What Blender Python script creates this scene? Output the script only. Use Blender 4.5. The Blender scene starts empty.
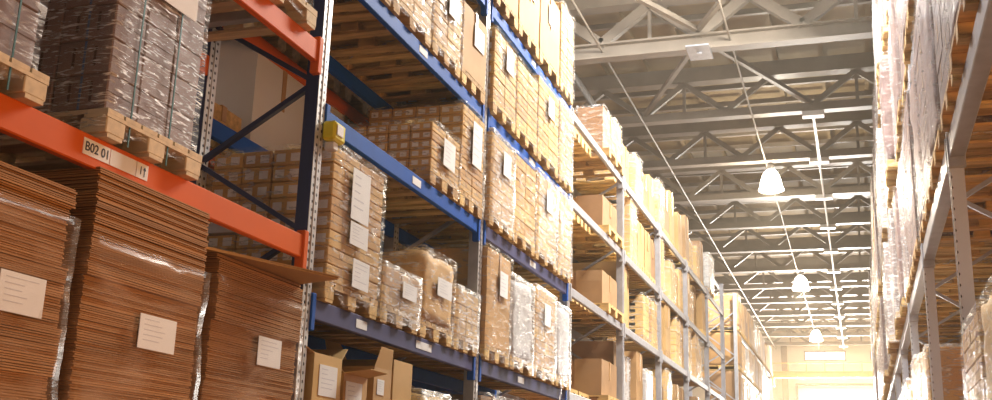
import bpy, bmesh, math, random
from mathutils import Vector, Matrix, noise
random.seed(7)
R = random.Random(11)
C = bpy.context.scene.collection
EYE = 1.6                       # floor at world z = 0, heights below are given from eye level

# ---------------------------------------------------------------- materials
def mat(name):
    m = bpy.data.materials.new(name); m.use_nodes = True
    return m, m.node_tree.nodes, m.node_tree.links, m.node_tree.nodes['Principled BSDF']
def N(ns, t, **k):
    n = ns.new(t)
    for a, v in k.items():
        if a in ('operation', 'blend_type', 'data_type', 'noise_dimensions', 'wave_type', 'bands_direction', 'interpolation'):
            setattr(n, a, v)
        else:
            n.inputs[a].default_value = v
    return n
def simple(name, col, rough=.5, metal=0, var=0., scale=6, bump=0., bscale=40, objvar=0., stretch=None):
    m, ns, ln, b = mat(name)
    b.inputs['Roughness'].default_value = rough; b.inputs['Metallic'].default_value = metal
    tc = ns.new('ShaderNodeTexCoord'); mp = ns.new('ShaderNodeMapping')
    ln.new(tc.outputs['Object'], mp.inputs['Vector'])
    if stretch: mp.inputs['Scale'].default_value = stretch
    c = ns.new('ShaderNodeRGB'); c.outputs[0].default_value = (*col, 1)
    hs = ns.new('ShaderNodeHueSaturation'); ln.new(c.outputs[0], hs.inputs['Color'])
    nz = N(ns, 'ShaderNodeTexNoise', Scale=scale, Detail=4.); ln.new(mp.outputs[0], nz.inputs['Vector'])
    mr = ns.new('ShaderNodeMapRange'); mr.inputs['To Min'].default_value = 1 - var; mr.inputs['To Max'].default_value = 1 + var
    mr.inputs['From Min'].default_value = .3; mr.inputs['From Max'].default_value = .7
    ln.new(nz.outputs[0], mr.inputs['Value'])
    if objvar:
        oi = ns.new('ShaderNodeObjectInfo')
        m2 = ns.new('ShaderNodeMapRange'); m2.inputs['To Min'].default_value = 1 - objvar; m2.inputs['To Max'].default_value = 1 + objvar
        ln.new(oi.outputs['Random'], m2.inputs['Value'])
        mu = N(ns, 'ShaderNodeMath', operation='MULTIPLY'); ln.new(mr.outputs[0], mu.inputs[0]); ln.new(m2.outputs[0], mu.inputs[1])
        ln.new(mu.outputs[0], hs.inputs['Value'])
        m3 = ns.new('ShaderNodeMapRange'); m3.inputs['To Min'].default_value = .492; m3.inputs['To Max'].default_value = .508
        ln.new(oi.outputs['Random'], m3.inputs['Value']); ln.new(m3.outputs[0], hs.inputs['Hue'])
    else:
        ln.new(mr.outputs[0], hs.inputs['Value'])
    ln.new(hs.outputs[0], b.inputs['Base Color'])
    if bump:
        n2 = N(ns, 'ShaderNodeTexNoise', Scale=bscale, Detail=3.); ln.new(mp.outputs[0], n2.inputs['Vector'])
        bp = N(ns, 'ShaderNodeBump', Strength=bump, Distance=.01); ln.new(n2.outputs[0], bp.inputs['Height']); ln.new(bp.outputs[0], b.inputs['Normal'])
    return m
KRAFT = simple('kraft', (.60, .365, .135), .75, var=.1, scale=3, objvar=.13)
KRAFT3 = simple('kraft_tan', (.50, .31, .125), .75, var=.12, scale=3, objvar=.15)
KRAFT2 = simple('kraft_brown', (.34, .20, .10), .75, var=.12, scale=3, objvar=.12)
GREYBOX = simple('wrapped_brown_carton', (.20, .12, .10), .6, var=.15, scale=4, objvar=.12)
SHEETS = simple('cardboard_edges', (.40, .185, .045), .8, var=.22, scale=1.2, stretch=(1, 1, 30))
TAPE = simple('packing_tape', (.50, .30, .14), .3)
SEAM = simple('dark_seam', (.07, .035, .02), .9)
PAPER = simple('paper', (.85, .85, .84), .7, var=.03)
INK = simple('ink', (.03, .04, .07), .7)
WHITELAB = simple('carton_label', (.86, .84, .82), .6)
WOOD = simple('pallet_wood', (.62, .40, .16), .8, var=.25, scale=4, objvar=.2, stretch=(1, 6, 6))
WOOD2 = simple('pale_wood', (.72, .58, .38), .8, var=.15, scale=4, stretch=(1, 6, 6))
ORANGE = simple('orange_paint', (.70, .125, .005), .55, var=.06, scale=3, bump=.05)
BLUE = simple('blue_paint', (.006, .085, .42), .6, var=.1, scale=4, bump=.05)
NAVY = simple('navy_paint', (.02, .03, .12), .4, var=.1)
SLATE = simple('grey_blue_paint', (.09, .09, .19), .6, var=.1, scale=4)
GALV = simple('galvanised', (.42, .43, .47), .38, .55, var=.12, scale=9)
for _m in (ORANGE, BLUE, SLATE): _m.node_tree.nodes['Principled BSDF'].inputs['Specular IOR Level'].default_value = .15
YELLOW = simple('yellow_plastic', (.80, .72, .02), .35)
WHITEPL = simple('white_plastic', (.8, .8, .8), .4)
STRAP = simple('green_strap', (.01, .09, .07), .4)
BLUESTRAP = simple('blue_strap', (.05, .12, .25), .4)
STEELP = simple('cream_steel', (.225, .185, .145), .5, var=.12, scale=2)
DECK = simple('roof_deck', (.30, .225, .125), .75, var=.16, scale=.7)
WALLM = simple('wall_panels', (.70, .66, .58), .7, var=.05, scale=.6)
FLOORM = simple('warm_bounce_floor', (.17, .055, .02), .45, var=.08, scale=.8)  # unseen floor, coloured orange to bounce warm light upward
CRANE = simple('crane_yellow', (.80, .50, .16), .5, var=.1)
GALV2 = simple('dull_galvanised', (.36, .35, .37), .5, .3, var=.12, scale=9)
GREYW = simple('grey_wrap_core', (.50, .48, .48), .6, var=.2, scale=5, objvar=.1)
DARK = simple('dark_metal', (.06, .05, .05), .5)

def perf(name, col, axis, off, r, sp, metal=.5):
    m, ns, ln, b = mat(name)
    b.inputs['Roughness'].default_value = .38; b.inputs['Metallic'].default_value = metal
    tc = ns.new('ShaderNodeTexCoord'); sx = ns.new('ShaderNodeSeparateXYZ'); ln.new(tc.outputs['Object'], sx.inputs[0])
    a = N(ns, 'ShaderNodeMath', operation='ABSOLUTE'); ln.new(sx.outputs[axis], a.inputs[0])
    s = N(ns, 'ShaderNodeMath', operation='SUBTRACT'); ln.new(a.outputs[0], s.inputs[0]); s.inputs[1].default_value = off
    s2 = N(ns, 'ShaderNodeMath', operation='POWER'); ln.new(s.outputs[0], s2.inputs[0]); s2.inputs[1].default_value = 2
    pp = N(ns, 'ShaderNodeMath', operation='PINGPONG'); ln.new(sx.outputs[2], pp.inputs[0]); pp.inputs[1].default_value = sp / 2
    p2 = N(ns, 'ShaderNodeMath', operation='POWER'); ln.new(pp.outputs[0], p2.inputs[0]); p2.inputs[1].default_value = 2
    ad = N(ns, 'ShaderNodeMath', operation='ADD'); ln.new(s2.outputs[0], ad.inputs[0]); ln.new(p2.outputs[0], ad.inputs[1])
    lt = N(ns, 'ShaderNodeMath', operation='LESS_THAN'); ln.new(ad.outputs[0], lt.inputs[0]); lt.inputs[1].default_value = r * r
    mx = ns.new('ShaderNodeMixRGB'); ln.new(lt.outputs[0], mx.inputs[0]); mx.inputs[1].default_value = (*col, 1); mx.inputs[2].default_value = (.03, .03, .04, 1)
    ln.new(mx.outputs[0], b.inputs['Base Color'])
    return m
PERF_F = perf('perforated_face', (.62, .61, .60), 1, .022, .010, .05)
PERF_S = perf('perforated_side', (.62, .66, .74), 0, .0, .012, .075, .3)

def film(name, base, streak, col=(.9, .87, .84), scale=7, stretch=(1, 1, 4)):  # streak: glare painted in as patches of denser film
    m, ns, ln, b = mat(name)
    out = ns['Material Output']
    b.inputs['Base Color'].default_value = (*col, 1); b.inputs['Roughness'].default_value = .22
    tc = ns.new('ShaderNodeTexCoord'); mp = ns.new('ShaderNodeMapping'); mp.inputs['Scale'].default_value = stretch
    mp.inputs['Rotation'].default_value = (.5, .35, 0)
    ln.new(tc.outputs['Object'], mp.inputs[0])
    nz = N(ns, 'ShaderNodeTexNoise', Scale=scale, Detail=5., Distortion=1.2); ln.new(mp.outputs[0], nz.inputs['Vector'])
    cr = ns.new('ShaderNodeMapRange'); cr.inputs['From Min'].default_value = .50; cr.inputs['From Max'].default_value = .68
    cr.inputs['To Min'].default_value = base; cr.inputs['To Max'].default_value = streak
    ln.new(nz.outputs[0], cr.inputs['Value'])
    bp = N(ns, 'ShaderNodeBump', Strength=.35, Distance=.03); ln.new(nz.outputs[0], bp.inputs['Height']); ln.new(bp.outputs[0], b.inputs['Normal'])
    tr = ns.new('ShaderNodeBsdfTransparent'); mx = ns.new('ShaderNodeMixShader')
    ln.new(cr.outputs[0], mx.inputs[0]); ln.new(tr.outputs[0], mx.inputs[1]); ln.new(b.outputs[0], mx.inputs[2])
    ln.new(mx.outputs[0], out.inputs['Surface'])
    return m
FILM = film('clear_stretch_film', .03, .5)
FILMG = film('glaring_stretch_film', .06, .75, scale=11, stretch=(1, 1, 7))  # painted glare, stronger and in finer streaks
FILMW = film('milky_stretch_film', .22, .85)
FILMO = film('thin_film_over_sheets', .10, .36, (.75, .48, .30), 2.6, (1, .5, 2.2))

def emis(name, col, st):
    m, ns, ln, b = mat(name)
    b.inputs['Base Color'].default_value = (*col, 1)
    b.inputs['Emission Color'].default_value = (*col, 1); b.inputs['Emission Strength'].default_value = st
    return m
GLOW = emis('lit_lamp_glass', (1, .88, .68), 95)
DAYGL = emis('daylit_glass', (1, .95, .84), 3.2)

# ---------------------------------------------------------------- mesh building
class MB:
    def __init__(s): s.v = []; s.f = []; s.m = []
    def box(s, x0, x1, y0, y1, z0, z1, mi=0):
        n = len(s.v)
        s.v += [(x, y, z) for z in (z0, z1) for y in (y0, y1) for x in (x0, x1)]
        s.f += [tuple(n + i for i in q) for q in ((0, 2, 3, 1), (4, 5, 7, 6), (0, 1, 5, 4), (2, 6, 7, 3), (0, 4, 6, 2), (1, 3, 7, 5))]
        s.m += [mi] * 6; return s
    def bar(s, p, q, w, h, mi=0, up=(0, 0, 1)):
        p = Vector(p); q = Vector(q); d = (q - p).normalized(); u = Vector(up)
        a = d.cross(u)
        if a.length < 1e-4: a = d.cross(Vector((1, 0, 0)))
        a.normalize(); b = a.cross(d)
        n = len(s.v)
        for e in (p, q):
            for i, j in ((-1, -1), (1, -1), (1, 1), (-1, 1)): s.v.append(tuple(e + a * (i * w / 2) + b * (j * h / 2)))
        s.f += [tuple(n + i for i in t) for t in ((3, 2, 1, 0), (4, 5, 6, 7), (0, 1, 5, 4), (1, 2, 6, 5), (2, 3, 7, 6), (3, 0, 4, 7))]
        s.m += [mi] * 6; return s
    def tube(s, p, q, r0, r1=None, n=12, mi=0):
        r1 = r0 if r1 is None else r1
        p = Vector(p); q = Vector(q); d = (q - p).normalized()
        a = d.cross(Vector((0, 0, 1)))
        if a.length < 1e-4: a = Vector((1, 0, 0))
        a.normalize(); b = a.cross(d); k = len(s.v)
        for e, r in ((p, r0), (q, r1)):
            for i in range(n):
                t = 2 * math.pi * i / n; s.v.append(tuple(e + a * (r * math.cos(t)) + b * (r * math.sin(t))))
        for i in range(n):
            j = (i + 1) % n; s.f.append((k + i, k + j, k + n + j, k + n + i)); s.m.append(mi)
        s.f.append(tuple(k + i for i in reversed(range(n)))); s.f.append(tuple(k + n + i for i in range(n))); s.m += [mi, mi]
        return s
    def poly(s, pts, mi=0):
        n = len(s.v); s.v += [tuple(p) for p in pts]; s.f.append(tuple(range(n, n + len(pts)))); s.m.append(mi); return s
    def mesh(s, name, mats, bevel=0):
        me = bpy.data.meshes.new(name); me.from_pydata(s.v, [], s.f)
        for m in mats: me.materials.append(m)
        me.polygons.foreach_set('material_index', s.m); me.update()
        if bevel:
            bm = bmesh.new(); bm.from_mesh(me)
            bmesh.ops.bevel(bm, geom=[e for e in bm.edges], offset=bevel, segments=1, affect='EDGES', clamp_overlap=True)
            bm.to_mesh(me); bm.free()
        return me
def obj(name, me, parent=None, loc=(0, 0, 0)):
    o = bpy.data.objects.new(name, me); C.objects.link(o); o.location = loc
    if parent: o.parent = parent
    return o
def part(name, mb, mats, parent, loc=(0, 0, 0), bevel=0, smooth=False):
    me = mb.mesh(name, mats if isinstance(mats, (list, tuple)) else [mats], bevel)
    if smooth: me.shade_smooth()
    return obj(name, me, parent, loc)
def thing(name, label, cat, loc, group=None):
    o = bpy.data.objects.new(name, None); C.objects.link(o); o.empty_display_size = .1
    o.location = (loc[0], loc[1], loc[2] + EYE); o['label'] = label; o['category'] = cat
    if group: o['group'] = group
    return o
def tag(o, label, cat, group=None):
    o['label'] = label; o['category'] = cat
    if group: o['group'] = group
    o.location.z += EYE
    return o
def struct(name, mb, mats):
    o = part(name, mb, mats, None, (0, 0, EYE)); o['kind'] = 'structure'; return o

def lattice(dx, dy, dz, step, amp, seed, skip_bottom=False, round_=0., hem=0., sag=0.):
    """a box skin centred in x and y, standing on z=0, puckered by noise"""
    nx, ny, nz = (max(2, int(round(d / step))) for d in (dx, dy, dz))
    vid = {}; V = []; F = []
    def vert(i, j, k):
        key = (i, j, k)
        if key in vid: return vid[key]
        p = Vector((dx * (i / nx - .5), dy * (j / ny - .5), dz * k / nz))
        if round_:
            c = Vector((max(-dx / 2 + round_, min(dx / 2 - round_, p.x)), max(-dy / 2 + round_, min(dy / 2 - round_, p.y)), min(dz - round_, p.z)))
            d = p - c
            if d.length > 1e-6: p = c + d.normalized() * min(d.length, round_)
        q = p * 5 + Vector((seed * 3.1, seed * 1.7, seed))
        nv = noise.noise_vector(q) + .6 * noise.noise_vector(q * 2.7)
        p = p + nv * amp
        if hem and k == 0: p.z += hem * noise.noise(Vector((p.x * 8, p.y * 8, seed))) - hem * .4
        if sag and k == nz: p.z -= sag * (1 - abs(i / nx - .5) * 2) * (1 - abs(j / ny - .5) * 2) * 1.5
        vid[key] = len(V); V.append(tuple(p)); return vid[key]
    for i in range(nx):
        for j in range(ny):
            F.append((vert(i, j, nz), vert(i + 1, j, nz), vert(i + 1, j + 1, nz), vert(i, j + 1, nz)))
            if not skip_bottom: F.append((vert(i, j, 0), vert(i, j + 1, 0), vert(i + 1, j + 1, 0), vert(i + 1, j, 0)))
    for k in range(nz):
        for i in range(nx):
            F.append((vert(i, 0, k), vert(i + 1, 0, k), vert(i + 1, 0, k + 1), vert(i, 0, k + 1)))
            F.append((vert(i, ny, k), vert(i, ny, k + 1), vert(i + 1, ny, k + 1), vert(i + 1, ny, k)))
        for j in range(ny):
            F.append((vert(0, j, k), vert(0, j, k + 1), vert(0, j + 1, k + 1), vert(0, j + 1, k)))
            F.append((vert(nx, j, k), vert(nx, j + 1, k), vert(nx, j + 1, k + 1), vert(nx, j, k + 1)))
    return V, F
def lat_mesh(name, args, m, smooth=True, **kw):
    V, F = lattice(*args, **kw); me = bpy.data.meshes.new(name); me.from_pydata(V, [], F); me.materials.append(m)
    if smooth: me.shade_smooth()
    me.update(); return me

# ---------------------------------------------------------------- pallets
_pc = {}
def pallet(cx, cy, z, dx, dy, label, group, near=False, wood=None):
    wood = wood or WOOD
    key = (round(dx, 2), round(dy, 2), near, wood.name)
    if key not in _pc:
        H = .125; d = MB(); n = 6
        w = dy / n * .9
        for i in range(n):
            y = -dy / 2 + w / 2 + (dy - w) * i / (n - 1); d.box(-dx / 2, dx / 2, y - w / 2, y + w / 2, H - .02, H)
        for x in (-dx / 2 + .06, 0, dx / 2 - .06): d.box(x - .06, x + .06, -dy / 2, dy / 2, H - .037, H - .0205)
        runners = []; blocks = []
        for y in (-dy / 2 + .064, 0, dy / 2 - .064):
            runners.append(MB().box(-dx / 2, dx / 2, y - .05, y + .05, 0, .018))
            for x in (-dx / 2 + .07, 0, dx / 2 - .07): blocks.append(MB().box(x - .07, x + .07, y - .062, y + .062, .0185, H - .0375))
        if near:
            _pc[key] = [('deck', d.mesh('deck', [wood]))] + [('runner', r.mesh('runner', [wood])) for r in runners] + [('block', b.mesh('block', [wood], .004)) for b in blocks]
        else:
            for b in runners + blocks:
                n0 = len(d.v); d.v += b.v; d.f += [tuple(i + n0 for i in f) for f in b.f]; d.m += b.m
            _pc[key] = d.mesh('pallet', [wood])
    if near:
        t = thing('pallet', label, 'pallet', (cx, cy, z), group)
        for nm, me in _pc[key]: obj(nm, me, t)
        return t
    return tag(obj('pallet', _pc[key], None, (cx, cy, z)), label, 'pallet', group)

# ---------------------------------------------------------------- loads
_cc = {}
def carton_mesh(dx, dy, dz, m, style):
    key = (round(dx, 3), round(dy, 3), round(dz, 3), m.name, style)
    if key in _cc: return _cc[key]
    b = MB(); b.box(-dx / 2, dx / 2, -dy / 2, dy / 2, 0, dz)
    bev = b.mesh('carton', [m, TAPE, WHITELAB, SEAM, BLUESTRAP], .006)
    e = .0012
    b = MB()
    for s in (1, -1) if style != 'slots' else ():       # packing tape over the closing flaps
        b.box(s * dx / 2 - e, s * dx / 2 + e, -.022, .022, dz * .55, dz - .004, 1)
    b.box(-dx / 2 + .004, dx / 2 - .004, -.022, .022, dz - e, dz + e, 1)
    if style == 'labels':
        for s in (1, -1):
            for x in (-dx * .24, dx * .24):
                b.box(x - dx * .15, x + dx * .15, s * dy / 2 - e, s * dy / 2 + e, dz * .22, dz * .74, 2)
    if style == 'slots':
        for s in (1, -1):
            b.box(-.006, .006, s * dy / 2 - e, s * dy / 2 + e, .004, dz - .004, 4)
            for x in (-dx * .2, dx * .2): b.box(x - .007, x + .007, s * dy / 2 - e, s * dy / 2 + e, dz * .25, dz * .8, 3)
    for s in (1, -1): b.box(s * dx / 2 - e, s * dx / 2 + e, -dy / 2 + .004, dy / 2 - .004, dz * .49, dz * .505, 3)
    me2 = b.mesh('x', [])
    bm = bmesh.new(); bm.from_mesh(bev); bm.from_mesh(me2)
    bm.to_mesh(bev); bm.free(); bpy.data.meshes.remove(me2)
    _cc[key] = bev
    return bev

def sheet_part(t, x, y0, y1, z0, z1, s, lines=True, name='paper_label', m=None):
    """a sheet stuck on the aisle face of a load, with rows of print"""
    b = MB(); b.box(min(x, x + s * .003), max(x, x + s * .003), y0, y1, z0, z1)
    o = part(name, b, [m or PAPER], t)
    o['label'] = 'white paper sheet'
    if lines:
        l = MB(); h = z1 - z0; xx = x + s * .0036; w = y1 - y0
        for i in range(5):
            z = z1 - h * (.14 + .15 * i); l.box(min(x, xx), max(x, xx), y0 + w * .12, y0 + w * (.12 + R.uniform(.3, .75)), z - h * .012, z + h * .012)
        part('printed_text', l, [simple_grey], o)
    return o
simple_grey = simple('faded_print', (.62, .62, .66), .7)

def load(label, cat, y0, y1, zb, h, kind, face=-3.0, depth=.86, s=1, mt=None, grid=None, style='labels', wrap=None, sheets=(), group=None, seed=None, straps=False, name=None):
    seed = seed if seed is not None else R.random() * 100
    mt = mt or KRAFT
    cx = face - s * depth / 2; cy = (y0 + y1) / 2; w = y1 - y0
    nm = name or {'cartons': 'carton_stack', 'plain': 'cardboard_box', 'lump': 'wrapped_load', 'block': 'carton_stack'}[kind]
    t = thing(nm, label, cat, (cx, cy, zb), group)
    if kind == 'cartons':
        nx, ny, nz = grid; a, b_, c = depth / nx, w / ny, h / nz
        me = carton_mesh(a - .006, b_ - .006, c - .003, mt, style)
        for k in range(nz):
            for j in range(ny):
                for i in range(nx):
                    if 0 < i < nx - 1 and 0 < j < ny - 1 and k < nz - 1: continue
                    o = obj('carton', me, t, (-depth / 2 + a * (i + .5) + R.uniform(-.002, .002), -w / 2 + b_ * (j + .5) + R.uniform(-.002, .002), c * k))
                    o.rotation_euler.z = R.uniform(-.006, .006)
    elif kind == 'block':
        nz, nc = grid; b = MB(); c = h / nz
        for k in range(nz):
            for j in range(nc):
                q = w / nc; jx = R.uniform(0, .012)
                b.box(-depth / 2 + jx, depth / 2 - jx, -w / 2 + q * j + .004, -w / 2 + q * (j + 1) - .004, c * k, c * (k + 1) - .006)
                if style == 'labels':
                    for ss in (1, -1): b.box(-depth * .35, depth * .35, (-w / 2 - .001 if ss < 0 else w / 2 - .003), (-w / 2 + .003 if ss < 0 else w / 2 + .001), c * (k + .3), c * (k + .7), 1)
        part('carton_layers', b, [mt, WHITELAB], t)
    elif kind == 'plain':
        V, F = lattice(depth, w, h, .16, .006, seed, round_=.012)
        me = bpy.data.meshes.new('box_body'); me.from_pydata(V, [], F); me.materials.append(mt); me.update()
        obj('box_body', me, t)
        b = MB(); e = .008
        b.box(s * depth / 2 - e, s * depth / 2 + e, -.028, .028, h * .5, h); b.box(-depth / 2, depth / 2, -.028, .028, h - e * .5, h + e)
        part('tape_strip', b, [TAPE], t)
    elif kind == 'lump':
        me = lat_mesh('packed_goods', (depth, w, h, .09, .022, seed), mt, round_=.05, sag=.06)
        obj('packed_goods', me, t)
    if wrap:
        me = lat_mesh('stretch_film', (depth + .03, w + .018, h + .11, .06, .008, seed + 5), wrap, skip_bottom=True, hem=.05)
        o = obj('stretch_film', me, t, (0, 0, -.085)); o['label'] = 'crinkled see-through stretch film'
    x = s * (depth / 2 + (.024 if wrap else .008))
    for (a, b_, c, d) in sheets: sheet_part(t, x, a - cy, b_ - cy, c - zb, d - zb, s)
    if straps:
        for q in straps:
            b = MB(); e = .006; yy = q - cy; dd = depth / 2 + .02
            b.bar((s * dd, yy, -.13), (s * dd, yy, h + .01), .009, .003); b.bar((s * dd, yy, h + .012), (-s * dd, yy, h + .012), .009, .003)
            o = part('strap', b, [STRAP], t); o['label'] = 'thin green strap'
    return t

ORD = ['zeroth', 'first', 'second', 'third', 'fourth', 'fifth', 'sixth', 'seventh', 'eighth', 'ninth', 'tenth', 'eleventh', 'twelfth', 'thirteenth', 'fourteenth', 'fifteenth', 'sixteenth', 'seventeenth', 'eighteenth', 'nineteenth', 'twentieth',
       'twenty-first', 'twenty-second', 'twenty-third', 'twenty-fourth', 'twenty-fifth', 'twenty-sixth']

# ---------------------------------------------------------------- left rack
LV = {'G': .0, 'E': 1.04, 'D': 2.21, 'C': 3.24, 'F': 4.296}
SH = {'G': 'lowest visible shelf', 'E': 'second shelf', 'D': 'third shelf', 'C': 'fourth shelf', 'F': 'top shelf'}
FX = -3.0; RXB = -3.88
def PY(k): return 2.53 + 3.0 * k

def upright(t, x, y, z0, z1, front, side_m, s, name='front_post'):
    """perforated C-section; the open back points into the rack"""
    b = MB(); w = .05; d = .09
    # local origin at the post's foot on the aisle face
    b.box(-.004, 0, -w, w, 0, z1 - z0, 0) if s > 0 else b.box(0, .004, -w, w, 0, z1 - z0, 0)
    xs = (-d, -.004) if s > 0 else (.004, d)
    b.box(xs[0], xs[1], -w, -w + .004, 0, z1 - z0, 1); b.box(xs[0], xs[1], w - .004, w, 0, z1 - z0, 1)
    back = xs[0] if s > 0 else xs[1] - .004
    b.box(back, back + .004, -w + .004, -w + .025, 0, z1 - z0, 1); b.box(back, back + .004, w - .025, w - .004, 0, z1 - z0, 1)
    # raised ridge down the face
    b.box(*((0, .005) if s > 0 else (-.005, 0)), -.006, .006, 0, z1 - z0, 0)
    # foot plate
    b.box(min(xs) - .03, max(xs) + .03, -.08, .08, 0, .008, 1)
    return part(name, b, [front, side_m], t, (x, y, z0))
def brace_set(t, xf, xr, y, z0, z1, first, step, m, flip=False):
    z = first; side = not flip
    zs = []
    while z > z0 + .1: z -= step; side = not side
    while z < z0 + .1: z += step; side = not side
    while z + step < z1:
        a, b_ = (xf, xr) if side else (xr, xf)
        part('brace', MB().bar((a, y, z), (b_, y, z + step), .03, .035, up=(0, 1, 0)), [m], t)
        z += step; side = not side
def beam(t, x, y0, y1, ztop, m, s=1, h=.12, conn=True, lab=None, cm=None, wd=.045):
    """box beam seen from the aisle with hooked end connectors"""
    b = MB(); xa, xb = (x - wd, x) if s > 0 else (x, x + wd)
    b.box(xa, xb, y0, y1, ztop - h, ztop)
    o = part('beam', b, [m], t, bevel=.006)
    if conn:
        for y in (y0, y1 - .05):
            c = MB(); c.box(xa - .002 if s > 0 else x - .012, x + .012 if s > 0 else xb + .002, y, y + .05, ztop - h - .07, ztop + .03)
            part('connector', c, [cm or m], o, bevel=.005)
    for (a, b2) in (lab or ()):
        l = MB(); l.box(min(x, x + s * .003), max(x, x + s * .003), a, b2, ztop - .085, ztop - .03)
        q = part('shelf_label', l, [PAPER], o); q['label'] = 'small white shelf label'
    return o

rack = thing('pallet_rack', 'long blue and orange pallet rack left of the aisle', 'pallet rack', (0, 0, 0))
ZT = 6.4
for k in range(0, 9):
    y = PY(k); side = NAVY if k in (0, 1) else GALV
    top = ZT if k < 3 else (4.36 if k < 8 else 5.0)
    upright(rack, FX, y, -EYE, top, PERF_F if k < 4 else GALV2, side if k < 4 else GALV2, 1)
    upright(rack, RXB + .09, y, -EYE, top, PERF_F, side if k else NAVY, 1, 'rear_post')
    if k: brace_set(rack, FX - .05, RXB + .05, y, -.4 if k < 4 else .6, top, 2.36, .47, NAVY if k == 1 else GALV)
# support feet of the beams
LABELS = {('D', 1): [(6.98, 7.14)], ('C', 1): [(6.98, 7.14)], ('E', 1): [(6.2, 6.36), (7.2, 7.5)], ('F', 2): [(9.9, 10.05)], ('E', 2): [(9.7, 9.9)], ('D', 2): [(10.0, 10.2)], ('C', 2): [(9.9, 10.1)]}
for bay in range(1, 8):
    for lv in 'GEDCF':
        mm = BLUE if (bay < 3 and lv in 'CF') or (bay == 1 and lv == 'D') else (SLATE if bay < 3 else GALV2)
        y0, y1 = PY(bay) + .05, PY(bay + 1) - .05
        beam(rack, FX, y0, y1, LV[lv], mm, 1, h=.12 if bay < 3 else .10, lab=LABELS.get((lv, bay)), cm=BLUE if bay < 3 else None)
        if lv != 'G' or bay < 3: beam(rack, RXB + .045, y0, y1, LV[lv], BLUE if bay < 3 else GALV, -1, conn=False)
beam(rack, FX, PY(0) + .05, PY(1) - .05, -.02, ORANGE, 1, h=.13)
beam(rack, RXB + .045, PY(0) + .05, PY(1) - .05, -.02, ORANGE, -1, h=.13, conn=False)
bmA = beam(rack, FX, PY(0) + .05, PY(1) - .05, 1.38, ORANGE, 1, h=.135)
beam(rack, RXB + .045, PY(0) + .05, PY(1) - .05, 1.38, ORANGE, -1, h=.135, conn=False)
beam(rack, FX, PY(0) + .05, PY(1) - .05, 2.59, ORANGE, 1, h=.135)
beam(rack, RXB + .045, PY(0) + .05, PY(1) - .05, 2.59, ORANGE, -1, h=.135, conn=False)
for y in (3.35, 4.62, 4.95):
    part('support_bar', MB().box(RXB + .05, FX - .05, y - .03, y + .03, 2.53, 2.588), [GALV], rack, bevel=.004)
for y in (3.3, 4.2, 5.1):
    part('support_bar', MB().box(RXB + .05, FX - .05, y - .03, y + .03, 1.32, 1.378), [GALV], rack, bevel=.004)
# location sign on the orange beam: three white plates with writing
def plate(y0, y1, text, tx, size):
    o = part('location_label', MB().box(FX, FX + .003, y0, y1, 1.287, 1.357), [PAPER], bmA)
    o['label'] = 'white location label'
    if text:
        cu = bpy.data.curves.new('lettering', 'FONT'); cu.body = text; cu.size = size; cu.extrude = .0006; cu.align_y = 'CENTER'; cu.offset = .0006
        cu.materials.append(INK)
        tmp = bpy.data.objects.new('tmp', cu); C.objects.link(tmp)
        dg = bpy.context.evaluated_depsgraph_get(); me = bpy.data.meshes.new_from_object(tmp.evaluated_get(dg))
        bpy.data.objects.remove(tmp)
        t = obj('lettering', me, o, (FX + .0038, tx, 1.322)); t.rotation_euler = (math.pi / 2, 0, math.pi / 2)
plate(3.515, 3.685, 'B02 01', 3.524, .056)
plate(3.69, 3.868, None, 0, 0)
plate(3.872, 3.955, '1\u2191' if False else '1', 3.89, .05)
a = MB(); a.poly([(FX + .0045, 3.925, 1.30), (FX + .0045, 3.931, 1.30), (FX + .0045, 3.931, 1.33), (FX + .0045, 3.925, 1.33)]); a.poly([(FX + .0045, 3.916, 1.328), (FX + .0045, 3.94, 1.328), (FX + .0045, 3.928, 1.345)])
part('arrow_mark', a, [INK], bmA)

# yellow box clipped on the post
t = thing('sensor_box', 'small yellow and white box clipped to the blue rack post', 'sensor', (FX + .045, PY(1) + .10, 2.0))
part('housing', MB().box(-.045, .045, -.075, .075, 0, .12), [YELLOW], t, bevel=.014)
part('cover', MB().box(.046, .052, -.055, .03, .03, .10), [WHITEPL], t, bevel=.004)
part('clip', MB().box(-.045, .02, -.03, .03, -.05, -.001), [WHITEPL], t, bevel=.004)

PW = .125
def stock(lv, y0, y1, h, kind, look, k, bay, near=True, pal=True, cat='carton stack', rackname='left rack', face=-2.975, zbase=None, where=None, **kw):
    z = LV[lv] if zbase is None else zbase
    where = where or f'{ORD[bay]} blue bay, {SH[lv]}'
    grp = f'pallet loads on the {SH[lv]} of the {rackname}'
    if pal: pallet(face - .49, (y0 + y1) / 2, z, .98, y1 - y0 + .01, f'wooden pallet under {ORD[k]} load, {where}', 'wooden pallets on the ' + rackname, near)
    return load(f'{look}, {ORD[k]} in {where}', cat, y0, y1, z + PW + .003, h, kind, face=face, group=grp, **kw)

# --- orange bay: loads above the orange beam
Z = 1.38
pallet(-3.44, 2.90, Z, .98, .64, 'pale wooden pallet at the left frame edge on the lower orange beam', 'pallets on the orange beam', True, WOOD2)
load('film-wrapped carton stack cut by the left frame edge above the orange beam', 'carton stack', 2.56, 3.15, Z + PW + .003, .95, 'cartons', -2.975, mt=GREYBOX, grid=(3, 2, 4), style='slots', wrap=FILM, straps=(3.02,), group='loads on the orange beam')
pallet(-3.44, 3.935, Z, .98, .71, 'pale wooden pallet with round stamp right of the white location label', 'pallets on the orange beam', True, WOOD2)
load('big brown film-wrapped carton stack with green straps above the orange beam', 'carton stack', 3.585, 4.24, Z + PW + .003, .98, 'cartons', -2.975, mt=GREYBOX, grid=(3, 3, 6), style='slots', wrap=FILMG, straps=(3.74, 4.02), sheets=((3.84, 4.12, 2.13, 2.44),), group='loads on the orange beam')
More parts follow.
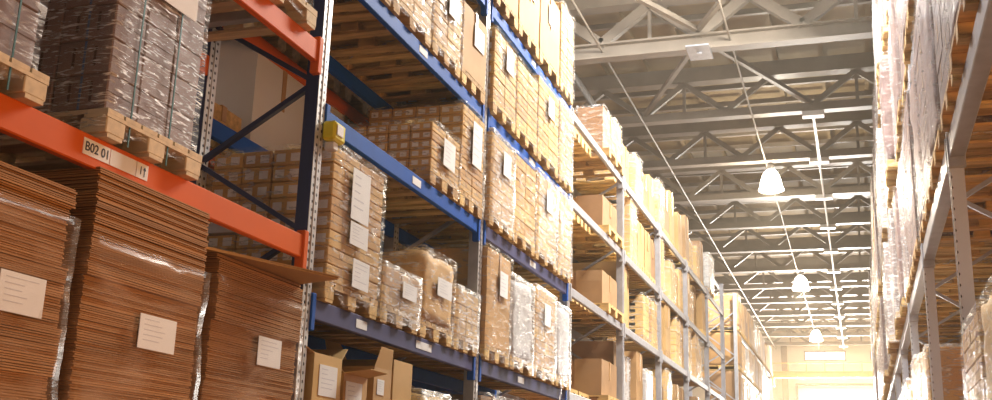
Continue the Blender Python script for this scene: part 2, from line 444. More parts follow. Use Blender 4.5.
# --- upper orange beam pallets, seen from below
for i, (y0, y1) in enumerate(((2.7, 3.5), (3.56, 4.36), (4.42, 5.3))):
    pallet(-3.44, (y0 + y1) / 2, 2.592, .98, y1 - y0, ['wooden pallet above left on the upper orange beam', 'middle wooden pallet on the upper orange beam', 'wooden pallet beside the post on the upper orange beam'][i], 'pallets on the upper orange beam', True, WOOD2)
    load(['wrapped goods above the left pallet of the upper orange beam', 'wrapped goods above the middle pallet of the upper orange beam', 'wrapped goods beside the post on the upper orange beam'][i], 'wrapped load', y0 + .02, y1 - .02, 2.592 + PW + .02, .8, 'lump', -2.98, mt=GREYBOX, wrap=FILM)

# --- stacks of flat cardboard
def sheet_stack(y0, y1, ztop, label, film_top, paper, flaps=0, seed=1):
    cy = (y0 + y1) / 2; w = y1 - y0; zb = .105 + .02; rr = random.Random(seed); dep = .88
    pallet(-3.44, cy, -.02, .98, w, label.replace('stack', 'pallet under the stack', 1).replace('film-wrapped ', ''), 'pallets under the flat cardboard', True)
    t = thing('cardboard_sheet_stack', label, 'cardboard stack', (-3.42, cy, zb), 'flat cardboard stacks in the orange bay')
    b = MB(); z = 0; off = 0; offy = 0; n = 0; nxt = rr.randint(12, 24)
    H = ztop - zb
    while z < H:
        n += 1
        if n >= nxt: off = rr.uniform(-.012, .010); offy = rr.uniform(-.012, .012); n = 0; nxt = rr.randint(10, 26)
        th = rr.choice((.0055, .0065, .008)); g = rr.choice((.002, .003, .004))
        xo = off + rr.uniform(-.005, .004); yo = offy + rr.uniform(-.006, .006)
        tilt = 0
        b.box(-dep / 2 + xo, dep / 2 + xo, -w / 2 + yo + .01, w / 2 + yo - .01, z, z + th)
        b.box(-dep / 2 + .022, dep / 2 - .022, -w / 2 + .03, w / 2 - .03, z + th - .0005, z + th + g)
        z += th + g
    o = part('cardboard_sheets', b, [SHEETS], t); o['kind'] = 'stuff'
    for i in range(flaps):
        f = MB(); zz = z + .001 + i * .009
        f.bar((dep / 2 - .3, -w / 2 - .02 + i * .03, zz + .006), (dep / 2 + .02 + i * .01, w / 2 - .02, zz + .005), .55, .007)
        part('loose_sheet', f, [KRAFT], t)
    me = lat_mesh('stretch_film', (dep + .045, w + .015, film_top - zb + .08, .05, .012, seed * 7.3), FILMO, skip_bottom=True, hem=.05, sag=-.02)
    q = obj('stretch_film', me, t, (0, 0, -.08)); q['label'] = 'thin see-through stretch film'
    if paper: 
        s_ = sheet_part(t, dep / 2 + .026, paper[0] - cy, paper[1] - cy, paper[2] - zb, paper[3] - zb, 1)
        s_.rotation_euler.x = paper[4] if len(paper) > 4 else 0
sheet_stack(2.68, 3.50, 1.12, 'film-wrapped flat cardboard stack at the left frame edge under the orange beam', 1.0, (3.12, 3.36, .57, .72), seed=3)
sheet_stack(3.60, 4.45, 1.25, 'film-wrapped middle flat cardboard stack under the orange beam', .96, (3.96, 4.23, .54, .69), seed=4)
sheet_stack(4.55, 5.44, 1.08, 'film-wrapped flat cardboard stack beside the rack post with loose top sheets', .97, (4.96, 5.20, .58, .73), flaps=2, seed=5)

# --- first blue bay
stock('E', 5.70, 6.45, .84, 'cartons', 'tall carton stack with white sheets', 1, 1, grid=(4, 2, 8), style='labels', wrap=FILM, sheets=((5.92, 6.18, 1.60, 1.93), (5.93, 6.19, 1.44, 1.585), (6.0, 6.24, 1.18, 1.36)))
stock('E', 6.50, 7.16, .26, 'cartons', 'low carton stack under film', 2, 1, grid=(3, 2, 2), style='labels', wrap=FILMW, sheets=((6.8, 7.05, 1.25, 1.36),))
stock('E', 7.20, 7.86, .52, 'lump', 'lumpy film-wrapped kraft bundle', 3, 1, cat='wrapped load', wrap=FILM, mt=KRAFT, seed=4, sheets=((7.45, 7.75, 1.38, 1.52),))
stock('E', 7.90, 8.46, .36, 'cartons', 'short carton stack under milky film', 4, 1, grid=(3, 2, 3), wrap=FILMW)
stock('D', 7.26, 7.87, .36, 'cartons', 'low wide carton stack with white labels', 1, 1, depth=.74, grid=(4, 2, 5), wrap=FILM, sheets=((7.45, 7.70, 2.40, 2.62),))
stock('D', 7.91, 8.47, .74, 'cartons', 'taller carton stack with a long sheet', 2, 1, grid=(4, 2, 8), wrap=FILM, sheets=((8.1, 8.33, 2.6, 2.98),))
pallet(-3.46, 6.15, LV['D'], .98, .74, 'empty wooden pallet behind the yellow box on the third shelf', 'wooden pallets on the left rack', True) if False else None
for i, (y0, y1, h, kd) in enumerate(((5.66, 6.38, .62, 'cartons'), (6.42, 7.14, .62, 'cartons'), (7.18, 7.80, .66, 'cartons'), (7.84, 8.44, .60, 'plain'))):
    lk = ['carton stack at the top frame edge', 'open-topped carton stack', 'carton stack with a white sheet', 'plain tan cardboard box with label'][i]
    kw = dict(grid=(3, 2, 6), wrap=FILM) if kd == 'cartons' else {}
    stock('C', y0, y1, h, kd, lk, i + 1, 1, cat='carton stack' if kd == 'cartons' else 'cardboard box', sheets=((y0 + .25, y0 + .5, 3.66, 3.86),) if i > 1 else (), **kw)
for i, (y0, y1, h) in enumerate(((5.7, 6.6, .8), (6.7, 7.6, .8), (7.65, 8.45, .8))):
    stock('F', y0, y1, h, 'plain', 'tan cardboard box above the frame', i + 1, 1, near=True, cat='cardboard box')
# open cartons on the lowest visible shelf
def open_box(y0, y1, x0, x1, h, label, flaps, sheet=None, m=None, z=.0):
    t = thing('open_carton', label, 'carton', ((x0 + x1) / 2, (y0 + y1) / 2, z + PW + .003), 'open cartons on the lowest shelf')
    a = (x1 - x0) / 2; c = (y1 - y0) / 2; b = MB(); e = .006
    b.box(-a, a, -c, -c + e, 0, h); b.box(-a, a, c - e, c, 0, h); b.box(-a, -a + e, -c + e, c - e, 0, h); b.box(a - e, a, -c + e, c - e, 0, h); b.box(-a + e, a - e, -c + e, c - e, 0, e)
    part('carton_body', b, [m or KRAFT], t)
    fl = min(a, c) * .95
    for (sd, ang) in flaps:
        d = fl * math.cos(ang); u = fl * math.sin(ang)
        f = MB()
        P = {'+x': [(a, -c, h), (a, c, h), (a + d, c - .04, h + u), (a + d, -c + .04, h + u)], '-x': [(-a, c, h), (-a, -c, h), (-a - d, -c + .04, h + u), (-a - d, c - .04, h + u)],
             '+y': [(a, c, h), (-a, c, h), (-a + .04, c + d, h + u), (a - .04, c + d, h + u)], '-y': [(-a, -c, h), (a, -c, h), (a - .04, -c - d, h + u), (-a + .04, -c - d, h + u)]}[sd]
        f.poly(P); lo = [(p[0], p[1], p[2] - .005) for p in P]; f.poly(lo[::-1])
        for i in range(4): j = (i + 1) % 4; f.poly([P[i], lo[i], lo[j], P[j]])
        part('flap', f, [m or KRAFT], t)
    if sheet: sheet_part(t, a + .001, -c + sheet[0], -c + sheet[1], h - sheet[3], h - sheet[2], 1)
    return t
for i, (a, b_) in enumerate(((5.62, 6.42), (6.5, 7.2), (7.25, 7.95), (8.0, 8.46))):
    pallet(-3.46, (a + b_) / 2, 0, .98, b_ - a, f'wooden pallet below the open cartons, {ORD[i+1]} from the orange bay', 'pallets on the lowest shelf', True)
open_box(5.64, 6.0, -3.42, -2.98, .60, 'open carton with white sheet beside the rack post on the lowest shelf', (('+y', .5), ('-x', .6), ('-y', .35)), (.07, .30, .06, .24))
open_box(6.06, 6.40, -3.40, -2.99, .53, 'open carton with pale sheet, second from the post, lowest shelf', (('-y', .6), ('+x', .15), ('-x', 1.0)), (.03, .26, .05, .24))
open_box(6.52, 6.80, -3.38, -3.0, .62, 'small yellowish open carton with white sticker on the lowest shelf', (('+x', 1.4), ('-x', .3)), (.05, .16, .08, .18))
open_box(6.83, 7.16, -3.5, -3.0, .70, 'tall upright yellowish carton on the lowest shelf below the low stack', (('-x', 1.2),))
open_box(5.66, 6.38, -3.90, -3.46, .66, 'brown carton standing behind the open cartons on the lowest shelf', (('-y', .9),), m=KRAFT2)
open_box(6.52, 7.16, -3.94, -3.54, .70, 'brown carton behind the yellowish cartons on the lowest shelf', (('-y', .4),), m=KRAFT2)
load('low lumpy film-wrapped load on the lowest shelf beyond the open cartons', 'wrapped load', 7.26, 7.86, PW + .003, .52, 'lump', -2.98, wrap=FILMW)
load('low kraft bundle at the bottom frame edge beside the second post', 'wrapped load', 8.0, 8.44, PW + .003, .50, 'lump', -2.98, wrap=FILM)

# --- second blue bay
B2 = ((8.60, 9.27), (9.31, 10.01), (10.05, 10.83), (10.88, 11.44))
spec = {
 'E': [('plain', .84, KRAFT, FILM, 'tall kraft box under film with white sheet'), ('lump', .72, GREYW, FILMW, 'grey bundle tightly wrapped in film'), ('cartons', .76, KRAFT, FILMW, 'carton stack in milky film'), ('lump', .72, GREYW, FILMW, 'pale bundle with film hanging down')],
 'D': [('cartons', .72, KRAFT, FILMW, 'carton stack with film glare'), ('cartons', .74, KRAFT, FILM, 'carton stack with paper sheet'), ('cartons', .78, KRAFT, FILMW, 'shiny film-wrapped carton stack'), ('cartons', .80, KRAFT, FILMW, 'film-wrapped carton stack by the gap')],
 'C': [('cartons', .68, KRAFT, FILM, 'carton stack with two white sheets'), ('cartons', .66, KRAFT, FILM, 'carton stack with crumpled film'), ('cartons', .78, KRAFT, FILM, 'taller film-wrapped carton stack'), ('cartons', .80, KRAFT, FILMW, 'shiny wrapped carton stack by the gap')],
 'F': [('plain', .52, KRAFT, None, 'plain kraft box'), ('plain', .74, KRAFT, None, 'tall plain kraft box with label'), ('plain', .78, KRAFT, None, 'large plain kraft box'), ('cartons', .92, KRAFT, FILM, 'tall carton stack by the gap')],
}
for lv, L in spec.items():
    for i, (kd, h, m, w, lk) in enumerate(L):
        y0, y1 = B2[i]
        z = LV[lv] + PW; sh = ((y0 + .28, y0 + .5, z + h * .55, z + h * .55 + .22),) if i in (0, 2) or kd == 'plain' else ()
        kw = dict(grid=(3, 2, max(4, int(h / .11)))) if kd == 'cartons' else {}
        stock(lv, y0, y1, h, kd, lk, i + 1, 2, cat={'plain': 'cardboard box', 'lump': 'wrapped load', 'cartons': 'carton stack'}[kd], mt=m, wrap=w, sheets=sh, face=-2.955, **kw)
# ragged film tail
b = MB(); p = Vector((-2.93, 11.0, 1.12))
for i in range(9):
    q = p + Vector((R.uniform(-.01, .01), R.uniform(-.03, .03), -.05)); b.bar(p, q, .05 - .004 * i, .004, up=(1, 0, 0)); p = q
tag(part('torn_film', b, [FILMW], None), 'torn strip of film dangling below the second shelf near the gap', 'film')
for i, (y0, y1) in enumerate(B2): 
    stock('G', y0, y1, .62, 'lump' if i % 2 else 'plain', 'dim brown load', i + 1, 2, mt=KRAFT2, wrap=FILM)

# --- third blue bay: mostly empty pallets, one load at its far end
for lv in 'EDCF':
    for i in range(3):
        y = 11.95 + i * .0 + i * .60
        pallet(-3.58, 11.98 + .62 * i, LV[lv], .72, .56, f'empty wooden pallet, {ORD[i+1]} in the half-empty third bay, {SH[lv]}', 'empty pallets in the third bay', False)
    h = {'E': .46, 'D': .44, 'C': .42, 'F': .60}[lv]
    m = KRAFT2; k = 4
    pallet(-3.46, 13.94, LV[lv], .98, .96, f'wooden pallet under the end load of the half-empty bay, {SH[lv]}', 'wooden pallets on the left rack', False)
    load(f'brown cardboard box at the far end of the half-empty bay, {SH[lv]}', 'cardboard box', 13.48, 14.40, LV[lv] + PW + .003, h, 'plain', face=-3.06, depth=.36, mt=KRAFT2, wrap=FILM if lv == 'F' else None, group='boxes in the half-empty bay')
    load(f'rear brown cardboard box at the far end of the half-empty bay, {SH[lv]}', 'cardboard box', 13.50, 14.38, LV[lv] + PW + .003, h - .02, 'plain', face=-3.42, depth=.44, mt=KRAFT2, wrap=FILM if lv == 'F' else None, group='boxes in the half-empty bay')

# --- bays four to six
looks = [('tall tan box', KRAFT3, None), ('narrow tan box', KRAFT3, None), ('short brown box', KRAFT2, None), ('pale carton stack', KRAFT, FILM), ('film-wrapped kraft box', KRAFT, FILM), ('white-wrapped load', GREYW, FILMW)]
rr = random.Random(5)
for bay in (4, 5, 6):
    for lv in 'EDCF':
        n = 5
        for i in range(n):
            w = 2.86 / n; y0 = PY(bay) + .08 + w * i; y1 = y0 + w - .07
            h = rr.choice((.54, .62, .70, .78, .84)) if lv != 'F' else rr.choice((.5, .62, .74, .86))
            lk = rr.choice(looks[:5] if not (lv == 'E') else looks)
            if (bay, lv, i) in ((4, 'F', 0),): h = .80
            if (bay, lv, i) in ((5, 'C', 1), (4, 'D', 2), (6, 'E', 3)): continue
            stock(lv, y0, y1, h, face=-3.03 - rr.choice((0, .03, .12)), kind='block' if 'stack' in lk[0] else 'plain', look=lk[0], k=i + 1, bay=bay, near=False, grid=(6, 2), cat='carton stack' if 'stack' in lk[0] else 'cardboard box', mt=lk[1], wrap=lk[2])
# the first gap bay carries one pale printed load on top
stock('F', 23.66, 24.5, .74, 'lump', 'white printed film-wrapped load', 1, 7, near=False, cat='wrapped load', mt=WHITEPL, wrap=FILMW, style='')

# --- far rack behind the gap
far = thing('pallet_rack', 'farther grey pallet rack at the end of the left row', 'pallet rack', (0, 0, 0))
FY = [29.55 + 3.0 * i for i in range(5)]
for i, y in enumerate(FY):
    upright(far, FX, y, -EYE, 5.3, PERF_F, GALV, 1); upright(far, RXB + .09, y, -EYE, 5.3, PERF_F, GALV, 1, 'rear_post')
    brace_set(far, FX - .05, RXB + .05, y, .6, 5.3, 2.4, .6, GALV)
for i in range(4):
    for lv in 'EDCF':
        beam(far, FX, FY[i] + .05, FY[i + 1] - .05, LV[lv], GALV, 1, conn=False)
        beam(far, RXB + .045, FY[i] + .05, FY[i + 1] - .05, LV[lv], GALV, -1, conn=False)
        for j in range(3):
            w = 2.84 / 3; y0 = FY[i] + .08 + w * j; y1 = y0 + w - .05
            lk = looks[(i * 3 + j * 2 + ord(lv)) % 6]; h = rr.choice((.7, .8, .88)) if (i, j) != (0, 0) else .9
            wh = f'{ORD[i+1]} bay behind the gap, {SH[lv]}'
            pallet(-3.46, (y0 + y1) / 2, LV[lv], .98, w - .04, f'wooden pallet under {ORD[j+1]} load, {wh}', 'pallets on the far rack', False)
            load(f'{lk[0]}, {ORD[j+1]} in the {wh}', 'wrapped load' if lk[2] else 'cardboard box', y0, y1, LV[lv] + PW + .003, h, 'plain' if i else ('lump' if j == 0 else 'plain'), face=-2.975, mt=lk[1], wrap=lk[2], group='loads on the far rack')

# ---------------------------------------------------------------- rack standing back to back with the left one
back = thing('pallet_rack', 'blue rack with orange beams standing behind the left rack', 'pallet rack', (0, 0, 0))
BX0, BX1 = -4.14, -5.02
for k in range(0, 6):
    y = PY(k) + .35
    upright(back, BX0, y, -EYE, 6.2, PERF_F, NAVY if k < 2 else GALV, 1); upright(back, BX1 + .09, y, -EYE, 6.2, PERF_F, GALV, 1, 'rear_post')
    brace_set(back, BX0 - .05, BX1 + .05, y, -.2, 6.2, 2.6, .55, GALV)
    if k < 5:
        for j, z in enumerate((1.0, 1.75 if k == 0 else 2.2, 3.24, 4.3)):
            m = ORANGE if k == 0 or (k == 1 and j in (1, 2)) else BLUE
            beam(back, BX0, y + .05, y + 2.95, z, m, 1, conn=False); beam(back, BX1 + .045, y + .05, y + 2.95, z, m, -1, conn=False)
def bstock(y0, y1, z, h, kind, label, **kw):
    pallet(-4.6, (y0 + y1) / 2, z, .96, y1 - y0, 'wooden pallet of the ' + ' '.join(label.split()[:10]), 'pallets behind the left rack', False)
    return load(label, 'wrapped load', y0, y1, z + PW + .003, h, kind, face=-4.16, depth=.84, group='loads behind the left rack', **kw)
bstock(6.62, 7.45, 2.2, .92, 'plain', 'white wrapped load seen through the rack frame behind the orange beam', mt=WHITEPL)
bstock(7.75, 8.5, 2.2, .86, 'plain', 'pale grey bundle above the blue beam beside the post', mt=WHITEPL, wrap=FILM)
bstock(6.0, 6.5, 2.2, .22, 'plain', 'low pile of wood seen through the frame gap', mt=WOOD)
bstock(6.1, 6.9, 1.0, .75, 'plain', 'brown carton load behind the tall carton stack', mt=KRAFT2)
for i in range(2):
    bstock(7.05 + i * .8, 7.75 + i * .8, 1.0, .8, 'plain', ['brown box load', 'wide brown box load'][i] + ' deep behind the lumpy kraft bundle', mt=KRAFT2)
for i in range(7):
    y = 9.1 + i * 1.0 + (.3 if i > 2 else 0)
    for z, sh in ((1.0, 'second shelf'), (2.2, 'third shelf'), (3.24, 'fourth shelf')):
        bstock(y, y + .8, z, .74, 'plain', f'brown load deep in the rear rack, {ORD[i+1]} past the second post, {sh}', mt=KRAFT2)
for i in range(3):
    bstock(6.1 + i * .95, 6.95 + i * .95, 3.24, .8, 'plain', f'brown load deep in the rear rack, {ORD[i+1]} beyond the first post, fourth shelf', mt=KRAFT2)

# ---------------------------------------------------------------- right rack
RL = {'a': .30, 'b': 2.43, 'c': 4.30, 'd': 6.25}
RSH = {'a': 'lower shelf', 'b': 'middle shelf', 'c': 'upper shelf', 'd': 'topmost shelf'}
right = thing('pallet_rack', 'tall galvanised pallet rack along the right side of the aisle', 'pallet rack', (0, 0, 0))
RX = .68
RY = [4.275 + 3.48 * i for i in range(12)]
for i, y in enumerate(RY):
    upright(right, RX, y, -EYE, 8.25 if i < 5 else 7.6, PERF_F, PERF_S, -1)
    upright(right, RX + 1.0, y, -EYE, 8.1, PERF_F, PERF_S, -1, 'rear_post')
    brace_set(right, RX + .05, RX + 1.03, y, -1.0, 7.6, 2.0, .62, GALV)
    if i < 11:
        for lv, z in RL.items():
            beam(right, RX, y + .05, RY[i + 1] - .05, z, GALV, -1, h=.15, conn=i < 4, wd=.10)
            beam(right, RX + 1.045, y + .05, RY[i + 1] - .05, z, GALV, 1, h=.14, conn=False)
def rstock(lv, y0, y1, h, kind, look, k, bay, near, over=.0, mt=GREYBOX, wrap=FILM, **kw):
    z = RL[lv]; wh = f'{ORD[bay]} right-hand bay, {RSH[lv]}'
    pallet(RX + .53 - over, (y0 + y1) / 2, z + .001, 1.1, y1 - y0, f'wooden pallet under {ORD[k]} load, {wh}', 'pallets on the right rack', near)
    return load(f'{look}, {ORD[k]} in the {wh}', 'wrapped load', y0, y1, z + PW + .004, h, kind, face=RX - .02 - over, depth=1.0, s=-1, mt=mt, wrap=wrap, group='loads on the right rack', **kw)
rk = random.Random(9)
for bay in range(0, 11):
    for lv in 'abcd':
        if lv == 'a' and bay > 4: continue
        if lv == 'a' and bay == 1: continue
        if lv == 'd' and bay in (0, 1): continue
        n = 3 if bay < 4 else 2
        w = 3.3 / n
        for j in range(n):
            y0 = RY[bay] + .09 + w * j; y1 = y0 + w - .08
            hmax = 1.62 if lv in 'bc' else (1.5 if lv == 'a' else 1.05)
            h = hmax * rk.uniform(.88, 1) if lv != 'a' else (.62 if bay == 0 else rk.uniform(1.0, 1.3))
            kd = ['cartons', 'lump'][(bay + j) % 2] if bay < 3 else ['block', 'lump'][(bay + j) % 2]
            lk = {'cartons': 'film-wrapped brown carton stack', 'block': 'film-wrapped brown carton stack', 'lump': 'bulging film-wrapped load'}[kd]
            mt = GREYBOX
            if lv == 'a': mt = KRAFT
            gr = (3, 2, 5) if kd == 'cartons' else (6, 2)
            rstock(lv, y0, y1, h, kd, lk, j + 1, bay + 1, bay < 3, over=(rk.uniform(.0, .05) if bay < 3 else rk.uniform(.05, .13)) if lv != 'a' else 0, mt=mt, wrap=FILMW if (bay + j) % 4 == 0 or (lv == 'a' and bay == 2) else FILM, grid=gr, style='none')

# ---------------------------------------------------------------- building
HZ = 8.6
XL, XR, YB, YF = -15.0, 7.0, -14.0, 66.0
ZR = HZ + 1.25
struct('floor', MB().box(XL, XR, YB, YF, -EYE - .1, -EYE), [FLOORM])
# roof deck with ribs and purlins
struct('ceiling', MB().box(XL, XR, YB, YF, ZR, ZR + .15), [DECK])
b = MB()
x = XL + .6
while x < XR:
    b.box(x - .05, x + .05, YB, YF, ZR - .14, ZR - .001); x += 1.0
struct('trim_1', b, [DECK])
TY = [8.1, 11.8, 15.6, 19.6, 24.1] + [24.1 + 3.66 * i for i in range(1, 12)]
b = MB()
for i in range(len(TY) - 1):
    for f in (.33, .66):
        y = TY[i] + (TY[i + 1] - TY[i]) * f; b.box(XL, XR, y - .05, y + .05, ZR - .26, ZR - .141)
struct('trim_2', b, [STEELP])
struct('wall_left', MB().box(XL - .2, XL, YB, YF, -EYE, ZR), [WALLM])
struct('wall_right', MB().box(XR, XR + .2, YB, YF, -EYE, ZR), [WALLM])
struct('wall_front', MB().box(XL, XR, YB - .2, YB, -EYE, ZR), [WALLM])
# back wall with windows and a big door opening
wins = [(-7.4, -5.0), (-2.87, -.55), (.80, 3.1), (4.4, 6.4)]
WZ0, WZ1 = 7.74, 8.30; DX0, DX1, DZ = -3.29, 1.25, 6.3
b = MB(); xs = XL
T = .3
for (a, c) in wins:
    b.box(xs, a, YF, YF + T, WZ0, WZ1); xs = c
b.box(xs, XR, YF, YF + T, WZ0, WZ1); b.box(XL, XR, YF, YF + T, WZ1, ZR); b.box(XL, XR, YF, YF + T, DZ, WZ0)
b.box(XL, DX0, YF, YF + T, -EYE, DZ); b.box(DX1, XR, YF, YF + T, -EYE, DZ)
struct('wall_back', b, [WALLM])
for n, (a, c) in enumerate(wins):
    f = MB(); e = .06
    f.box(a, c, YF - .03, YF + .1, WZ0, WZ0 + e); f.box(a, c, YF - .03, YF + .1, WZ1 - e, WZ1)
    for x in (a, (a + c) / 2 - e / 2, c - e): f.box(x, x + e, YF - .03, YF + .1, WZ0 + e, WZ1 - e)
    o = struct(f'window_{n+1}', f, [STEELP])
    g = part('pane', MB().box(a + e, c - e, YF + .03, YF + .04, WZ0 + e, WZ1 - e), [DAYGL], o)
f = MB(); e = .12
f.box(DX0 - e, DX1 + e, YF - .12, YF, DZ, DZ + e); f.box(DX0 - e, DX0, YF - .12, YF, -EYE, DZ); f.box(DX1, DX1 + e, YF - .12, YF, -EYE, DZ)
o = struct('door_1', f, [STEELP])
d = MB(); z = -EYE
while z < DZ - .05:
    d.box(DX0, DX1, YF + .05, YF + .12, z, min(z + .58, DZ)); z += .6
part('door_panel', d, [WHITEPL], o)
# columns of the hall at the end wall
for i, x in enumerate((-3.95, -8.2, 3.9)):
    b = MB(); b.box(-.16, .16, -.16, -.13, 0, HZ + EYE); b.box(-.16, .16, .13, .16, 0, HZ + EYE); b.box(-.012, .012, -.13, .13, 0, HZ + EYE); b.box(-.25, .25, -.25, .25, 0, .03)
    o = part('column', b, [STEELP], None, (x, YF - 1.0, 0))
    o['label'] = ['steel column by the end wall left of the door', 'steel column of the end wall behind the left rack', 'steel column of the end wall behind the right rack'][i]; o['category'] = 'column'; o['group'] = 'columns at the end wall'
# yellow crane girder with railing across the far end
t = thing('crane_girder', 'yellow-orange crane girder with a railing across the far end wall', 'crane', (0, YF - 3.0, 6.44))
part('girder', MB().box(XL + .2, XR - .2, -.18, .18, 0, .30), [CRANE], t)
part('girder_flange', MB().box(XL + .2, XR - .2, -.28, .28, .301, .34), [CRANE], t)
part('handrail', MB().box(XL + .2, XR - .2, -.24, -.20, .78, .82), [CRANE], t)
for i in range(22): part('rail_post', MB().box(-.02, .02, -.24, -.20, .341, .779), [CRANE], t, (XL + .6 + i * .98, 0, 0))
part('hoist', MB().box(-.5, .5, -.25, .25, -.5, -.002), [CRANE], t, (-4.9, 0, 0), bevel=.04)

# roof trusses
PIT = 1.93; HW = .74
def truss(i, y, heavy):
    t = thing('roof_truss', f'steel lattice roof truss, {ORD[i]} from the near end of the visible roof' if i else 'nearest steel roof truss above the frame edge', 'roof truss', (0, y, HZ), 'roof trusses')
    w = .2 if heavy else .14
    b = MB()
    if heavy:
        b.box(XL + .01, XR - .01, -.14, .14, -.06, -.02); b.box(XL + .01, XR - .01, -.02, .02, -.30, -.06); b.box(XL + .01, XR - .01, -.14, .14, -.34, -.30)
    else:
        b.box(XL + .01, XR - .01, -.13, .13, -.17, -.15); b.box(XL + .01, XR - .01, -.13, -.11, -.15, 0); b.box(XL + .01, XR - .01, .11, .13, -.15, 0); b.box(XL + .01, XR - .01, -.13, .13, 0, .015)
    part('bottom_chord', b, [STEELP], t)
    b = MB(); b.box(XL + .01, XR - .01, -.16, .16, HW, HW + .30); b.box(XL + .01, XR - .01, -.12, .12, HW + .301, ZR - HZ - .142)
    part('top_chord', b, [STEELP], t)
    k = -7
    while True:
        xv = -.63 + PIT * k; xp = xv + PIT / 2
        if xp > XR - .1: break
        for (a, c) in ((xv, xp), (xp, xv + PIT)):
            if a > XL and c > XL and c < XR: 
                z0, z1 = (.0, HW) if a == xv else (HW, .0)
                part('web', MB().bar((a, 0, z0), (c, 0, z1), .12 if not heavy else .2, .10 if not heavy else .14, up=(0, 1, 0)), [STEELP], t)
        if k % 2 == 0 and xp > XL: part('hanger', MB().box(xp - .035, xp + .035, -.035, .035, .02, HW), [STEELP], t)
        k += 1
for i, y in enumerate(TY[1:]): truss(i, y, i == 2)
# horizontal cross bracing between the trusses
def xbrace(p, q, lab):
    b = MB(); b.bar((p[0], p[1], 0), (q[0], q[1], 0), .09, .09)
    o = part('brace_rod', b, [STEELP], None, (0, 0, HZ + .02 + .0)); tag(o, lab, 'roof brace', 'diagonal roof braces')
n1 = -2.56
xbrace((n1, 19.4), (-.63, 15.6), 'diagonal roof brace rising right from the bolted plate of the double chord')
xbrace((n1, 19.4), (-4.49, 15.6), 'diagonal roof brace rising left from the bolted plate of the double chord')
xbrace((n1, 19.8), (-.63, 24.1), 'diagonal roof brace running down right to the first white cable clip')
xbrace((n1, 19.8), (-4.49, 24.1), 'diagonal roof brace running down left above the top shelf')
tag(part('gusset_plate', MB().box(-.22, .22, -.36, .36, -.03, 0.0).tube((0, 0, -.06), (0, 0, -.03), .05), [GALV], None, (n1, 19.6, HZ - .345)), 'bolted steel plate joining braces under the double chord', 'plate')
# lengthwise pipes
for i, (x, lab) in enumerate(((-4.47, 'thin lengthwise pipe under the roof above the left rack'), (-1.97, 'thin lengthwise conduit pipe above the row of lamps'))):
    tag(part('roof_pipe', MB().tube((x, YB + .2, 0), (x, YF - .1, 0), .022, n=8), [STEELP], None, (0, 0, HZ - .17)), lab, 'pipe')
tag(part('roof_pipe', MB().tube((-5.3, YB + .2, 0), (-5.3, YF - .1, 0), .07, n=8), [DARK], None, (0, 0, HZ - .22)), 'dark lengthwise pipe at the upper left of the roof', 'pipe')
# white cable with clip boxes
xc = -.63
t = thing('lighting_cable', 'white cable running down the roof with a clip under each truss', 'cable', (xc, 0, HZ - .24))
part('cable_run', MB().tube((0, 24.1, 0), (0, YF - .2, 0), .03, n=8), [WHITEPL], t)
for y in TY[4:]: part('clip', MB().box(-.24, .24, y - .12, y + .12, -.05, .069), [WHITEPL], t, bevel=.01)
part('cable_drop', MB().bar((0, 24.1, -.02), (.02, 27.6, -.03), .05, .04), [WHITEPL], t)

# lamps
def lathe(prof, n=32):
    V = []; F = []
    for (r, z) in prof:
        for i in range(n): a = 2 * math.pi * i / n; V.append((r * math.cos(a), r * math.sin(a), z))
    for k in range(len(prof) - 1):
        for i in range(n): j = (i + 1) % n; F.append((k * n + i, k * n + j, (k + 1) * n + j, (k + 1) * n + i))
    me = bpy.data.meshes.new('lathe'); me.from_pydata(V, [], F); me.shade_smooth(); return me
shade = lathe([(.13, .62), (.18, .60), (.25, .50), (.31, .30), (.35, .10), (.39, .0), (.385, -.005), (.34, .10), (.30, .29), (.24, .48), (.12, .58)]); shade.materials.append(GLOW)
cap = lathe([(.001, .84), (.08, .84), (.11, .80), (.14, .70), (.14, .62), (.001, .62)]); cap.materials.append(GALV)
lens = lathe([(.001, -.02), (.2, -.012), (.383, .0), (.2, .02), (.001, .022)]); lens.materials.append(GLOW)
for i, (y, lab) in enumerate(((27.85, 'nearest glowing bell-shaped hanging lamp, largest of the row'), (42.4, 'middle glowing bell-shaped hanging lamp'), (56.9, 'farthest glowing bell-shaped hanging lamp over the aisle end'))):
    t = thing('pendant_lamp', lab, 'lamp', (-1.86, y, 7.68), 'hanging lamps')
    for q in (obj('lamp_shade', shade, t), obj('lamp_cap', cap, t), obj('lens', lens, t)): q.scale = (.82, .82, .82)
    part('hanger_rod', MB().bar((0, 0, .68), (0, 0, HZ - 7.68 - .17), .03, .03), [GALV], t)
    li = bpy.data.lights.new('lamp_light', 'SPOT'); li.energy = 2300 if i < 3 else 400; li.color = (1, .88, .70); li.shadow_soft_size = .06; li.spot_size = 3.0; li.spot_blend = .4
    lo = bpy.data.objects.new('lamp_light', li); C.objects.link(lo); lo.location = (-1.86, y, 7.60 + EYE)

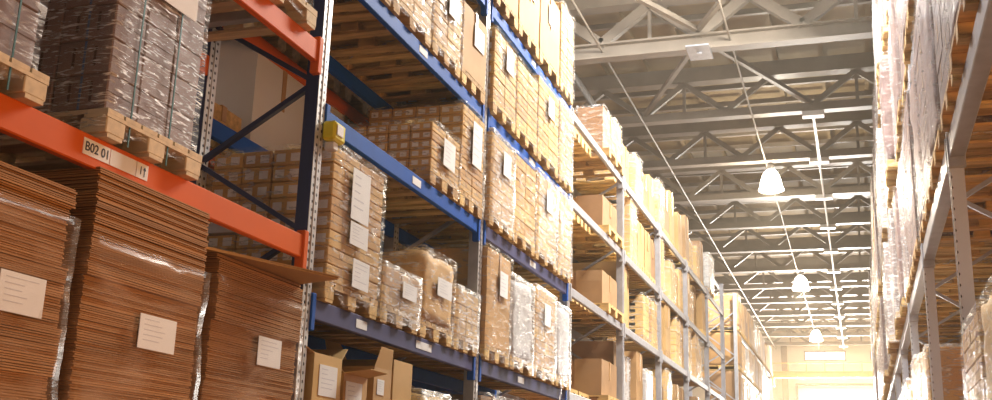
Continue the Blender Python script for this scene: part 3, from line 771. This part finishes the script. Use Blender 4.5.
# ---------------------------------------------------------------- light
def area(name, loc, tgt, sx, sy, e, col):
    li = bpy.data.lights.new(name, 'AREA'); li.shape = 'RECTANGLE'; li.size = sx; li.size_y = sy; li.energy = e; li.color = col
    o = bpy.data.objects.new(name, li); C.objects.link(o); o.location = Vector(loc) + Vector((0, 0, EYE))
    o.rotation_euler = (Vector(tgt) - Vector(loc)).to_track_quat('-Z', 'Y').to_euler(); return o
area('daylight_far_door', (-1.0, 64.5, 3.0), (-1.2, 0, 4.8), 4.6, 7.0, 13000, (1, .95, .86))
area('warm_fill_right', (6.5, 2.6, .2), (-3, 4.8, .2), 3.5, 3.0, 400, (1, .46, .17))  # added warm fill from the right; the wall has no dock door
area('cool_fill_rear', (0, -12.5, 3.5), (-2, 8, 2.5), 8, 5, 75, (.72, .8, 1))  # added cool fill behind the camera, inside the closed front wall
area('next_aisle_fill', (-10, 14, 8.4), (-8.5, 14, 0), 3, 24, 7000, (.95, .96, 1))  # unseen fill, added to brighten wall and loads behind the left rack
o = area('near_rack_fill', (0, 14.0, 8.0), (-3, 8.0, 1.2), 1.2, 7, 2350, (1, .965, .88)); o.rotation_euler = (0, .9, 0)  # added out of view over the aisle to light the left rack's face
w = bpy.data.worlds.new('world'); bpy.context.scene.world = w; w.use_nodes = True
w.node_tree.nodes['Background'].inputs[0].default_value = (1, .9, .75, 1); w.node_tree.nodes['Background'].inputs[1].default_value = 1.0

# warm dusty air in the hall
nt = w.node_tree; vs = nt.nodes.new('ShaderNodeVolumeScatter')
vs.inputs['Color'].default_value = (1, .90, .74, 1); vs.inputs['Density'].default_value = .0016; vs.inputs['Anisotropy'].default_value = .5
nt.links.new(vs.outputs[0], nt.nodes['World Output'].inputs['Volume'])

# ---------------------------------------------------------------- camera
def cam_axes(yaw, pit, rol):
    cy, sy, cp, sp = math.cos(yaw), math.sin(yaw), math.cos(pit), math.sin(pit)
    fw = Vector((-sy * cp, cy * cp, sp)); rt = Vector((cy, sy, 0)); up = rt.cross(fw)
    c, s = math.cos(rol), math.sin(rol)
    return c * rt + s * up, c * up - s * rt, fw
r, u, f = cam_axes(.3251, .2601, .0319)
cd = bpy.data.cameras.new('camera'); cam = bpy.data.objects.new('camera', cd); C.objects.link(cam)
M = Matrix((r, u, -f)).transposed().to_4x4(); M.translation = Vector((0, 0, EYE)); cam.matrix_world = M
cd.sensor_fit = 'HORIZONTAL'; cd.sensor_width = 36; cd.lens = 36 * 1080.8 / 992; cd.clip_start = .05; cd.clip_end = 300
sc = bpy.context.scene; sc.camera = cam
sc.view_settings.view_transform = 'Standard'; sc.view_settings.look = 'None'; sc.view_settings.gamma = 1; sc.view_settings.exposure = -0.12
sc.cycles.use_denoising = True; sc.cycles.volume_bounces = 0; sc.cycles.max_bounces = 6; sc.cycles.diffuse_bounces = 2; sc.cycles.glossy_bounces = 2; sc.cycles.transparent_max_bounces = 10; sc.cycles.sample_clamp_indirect = 6
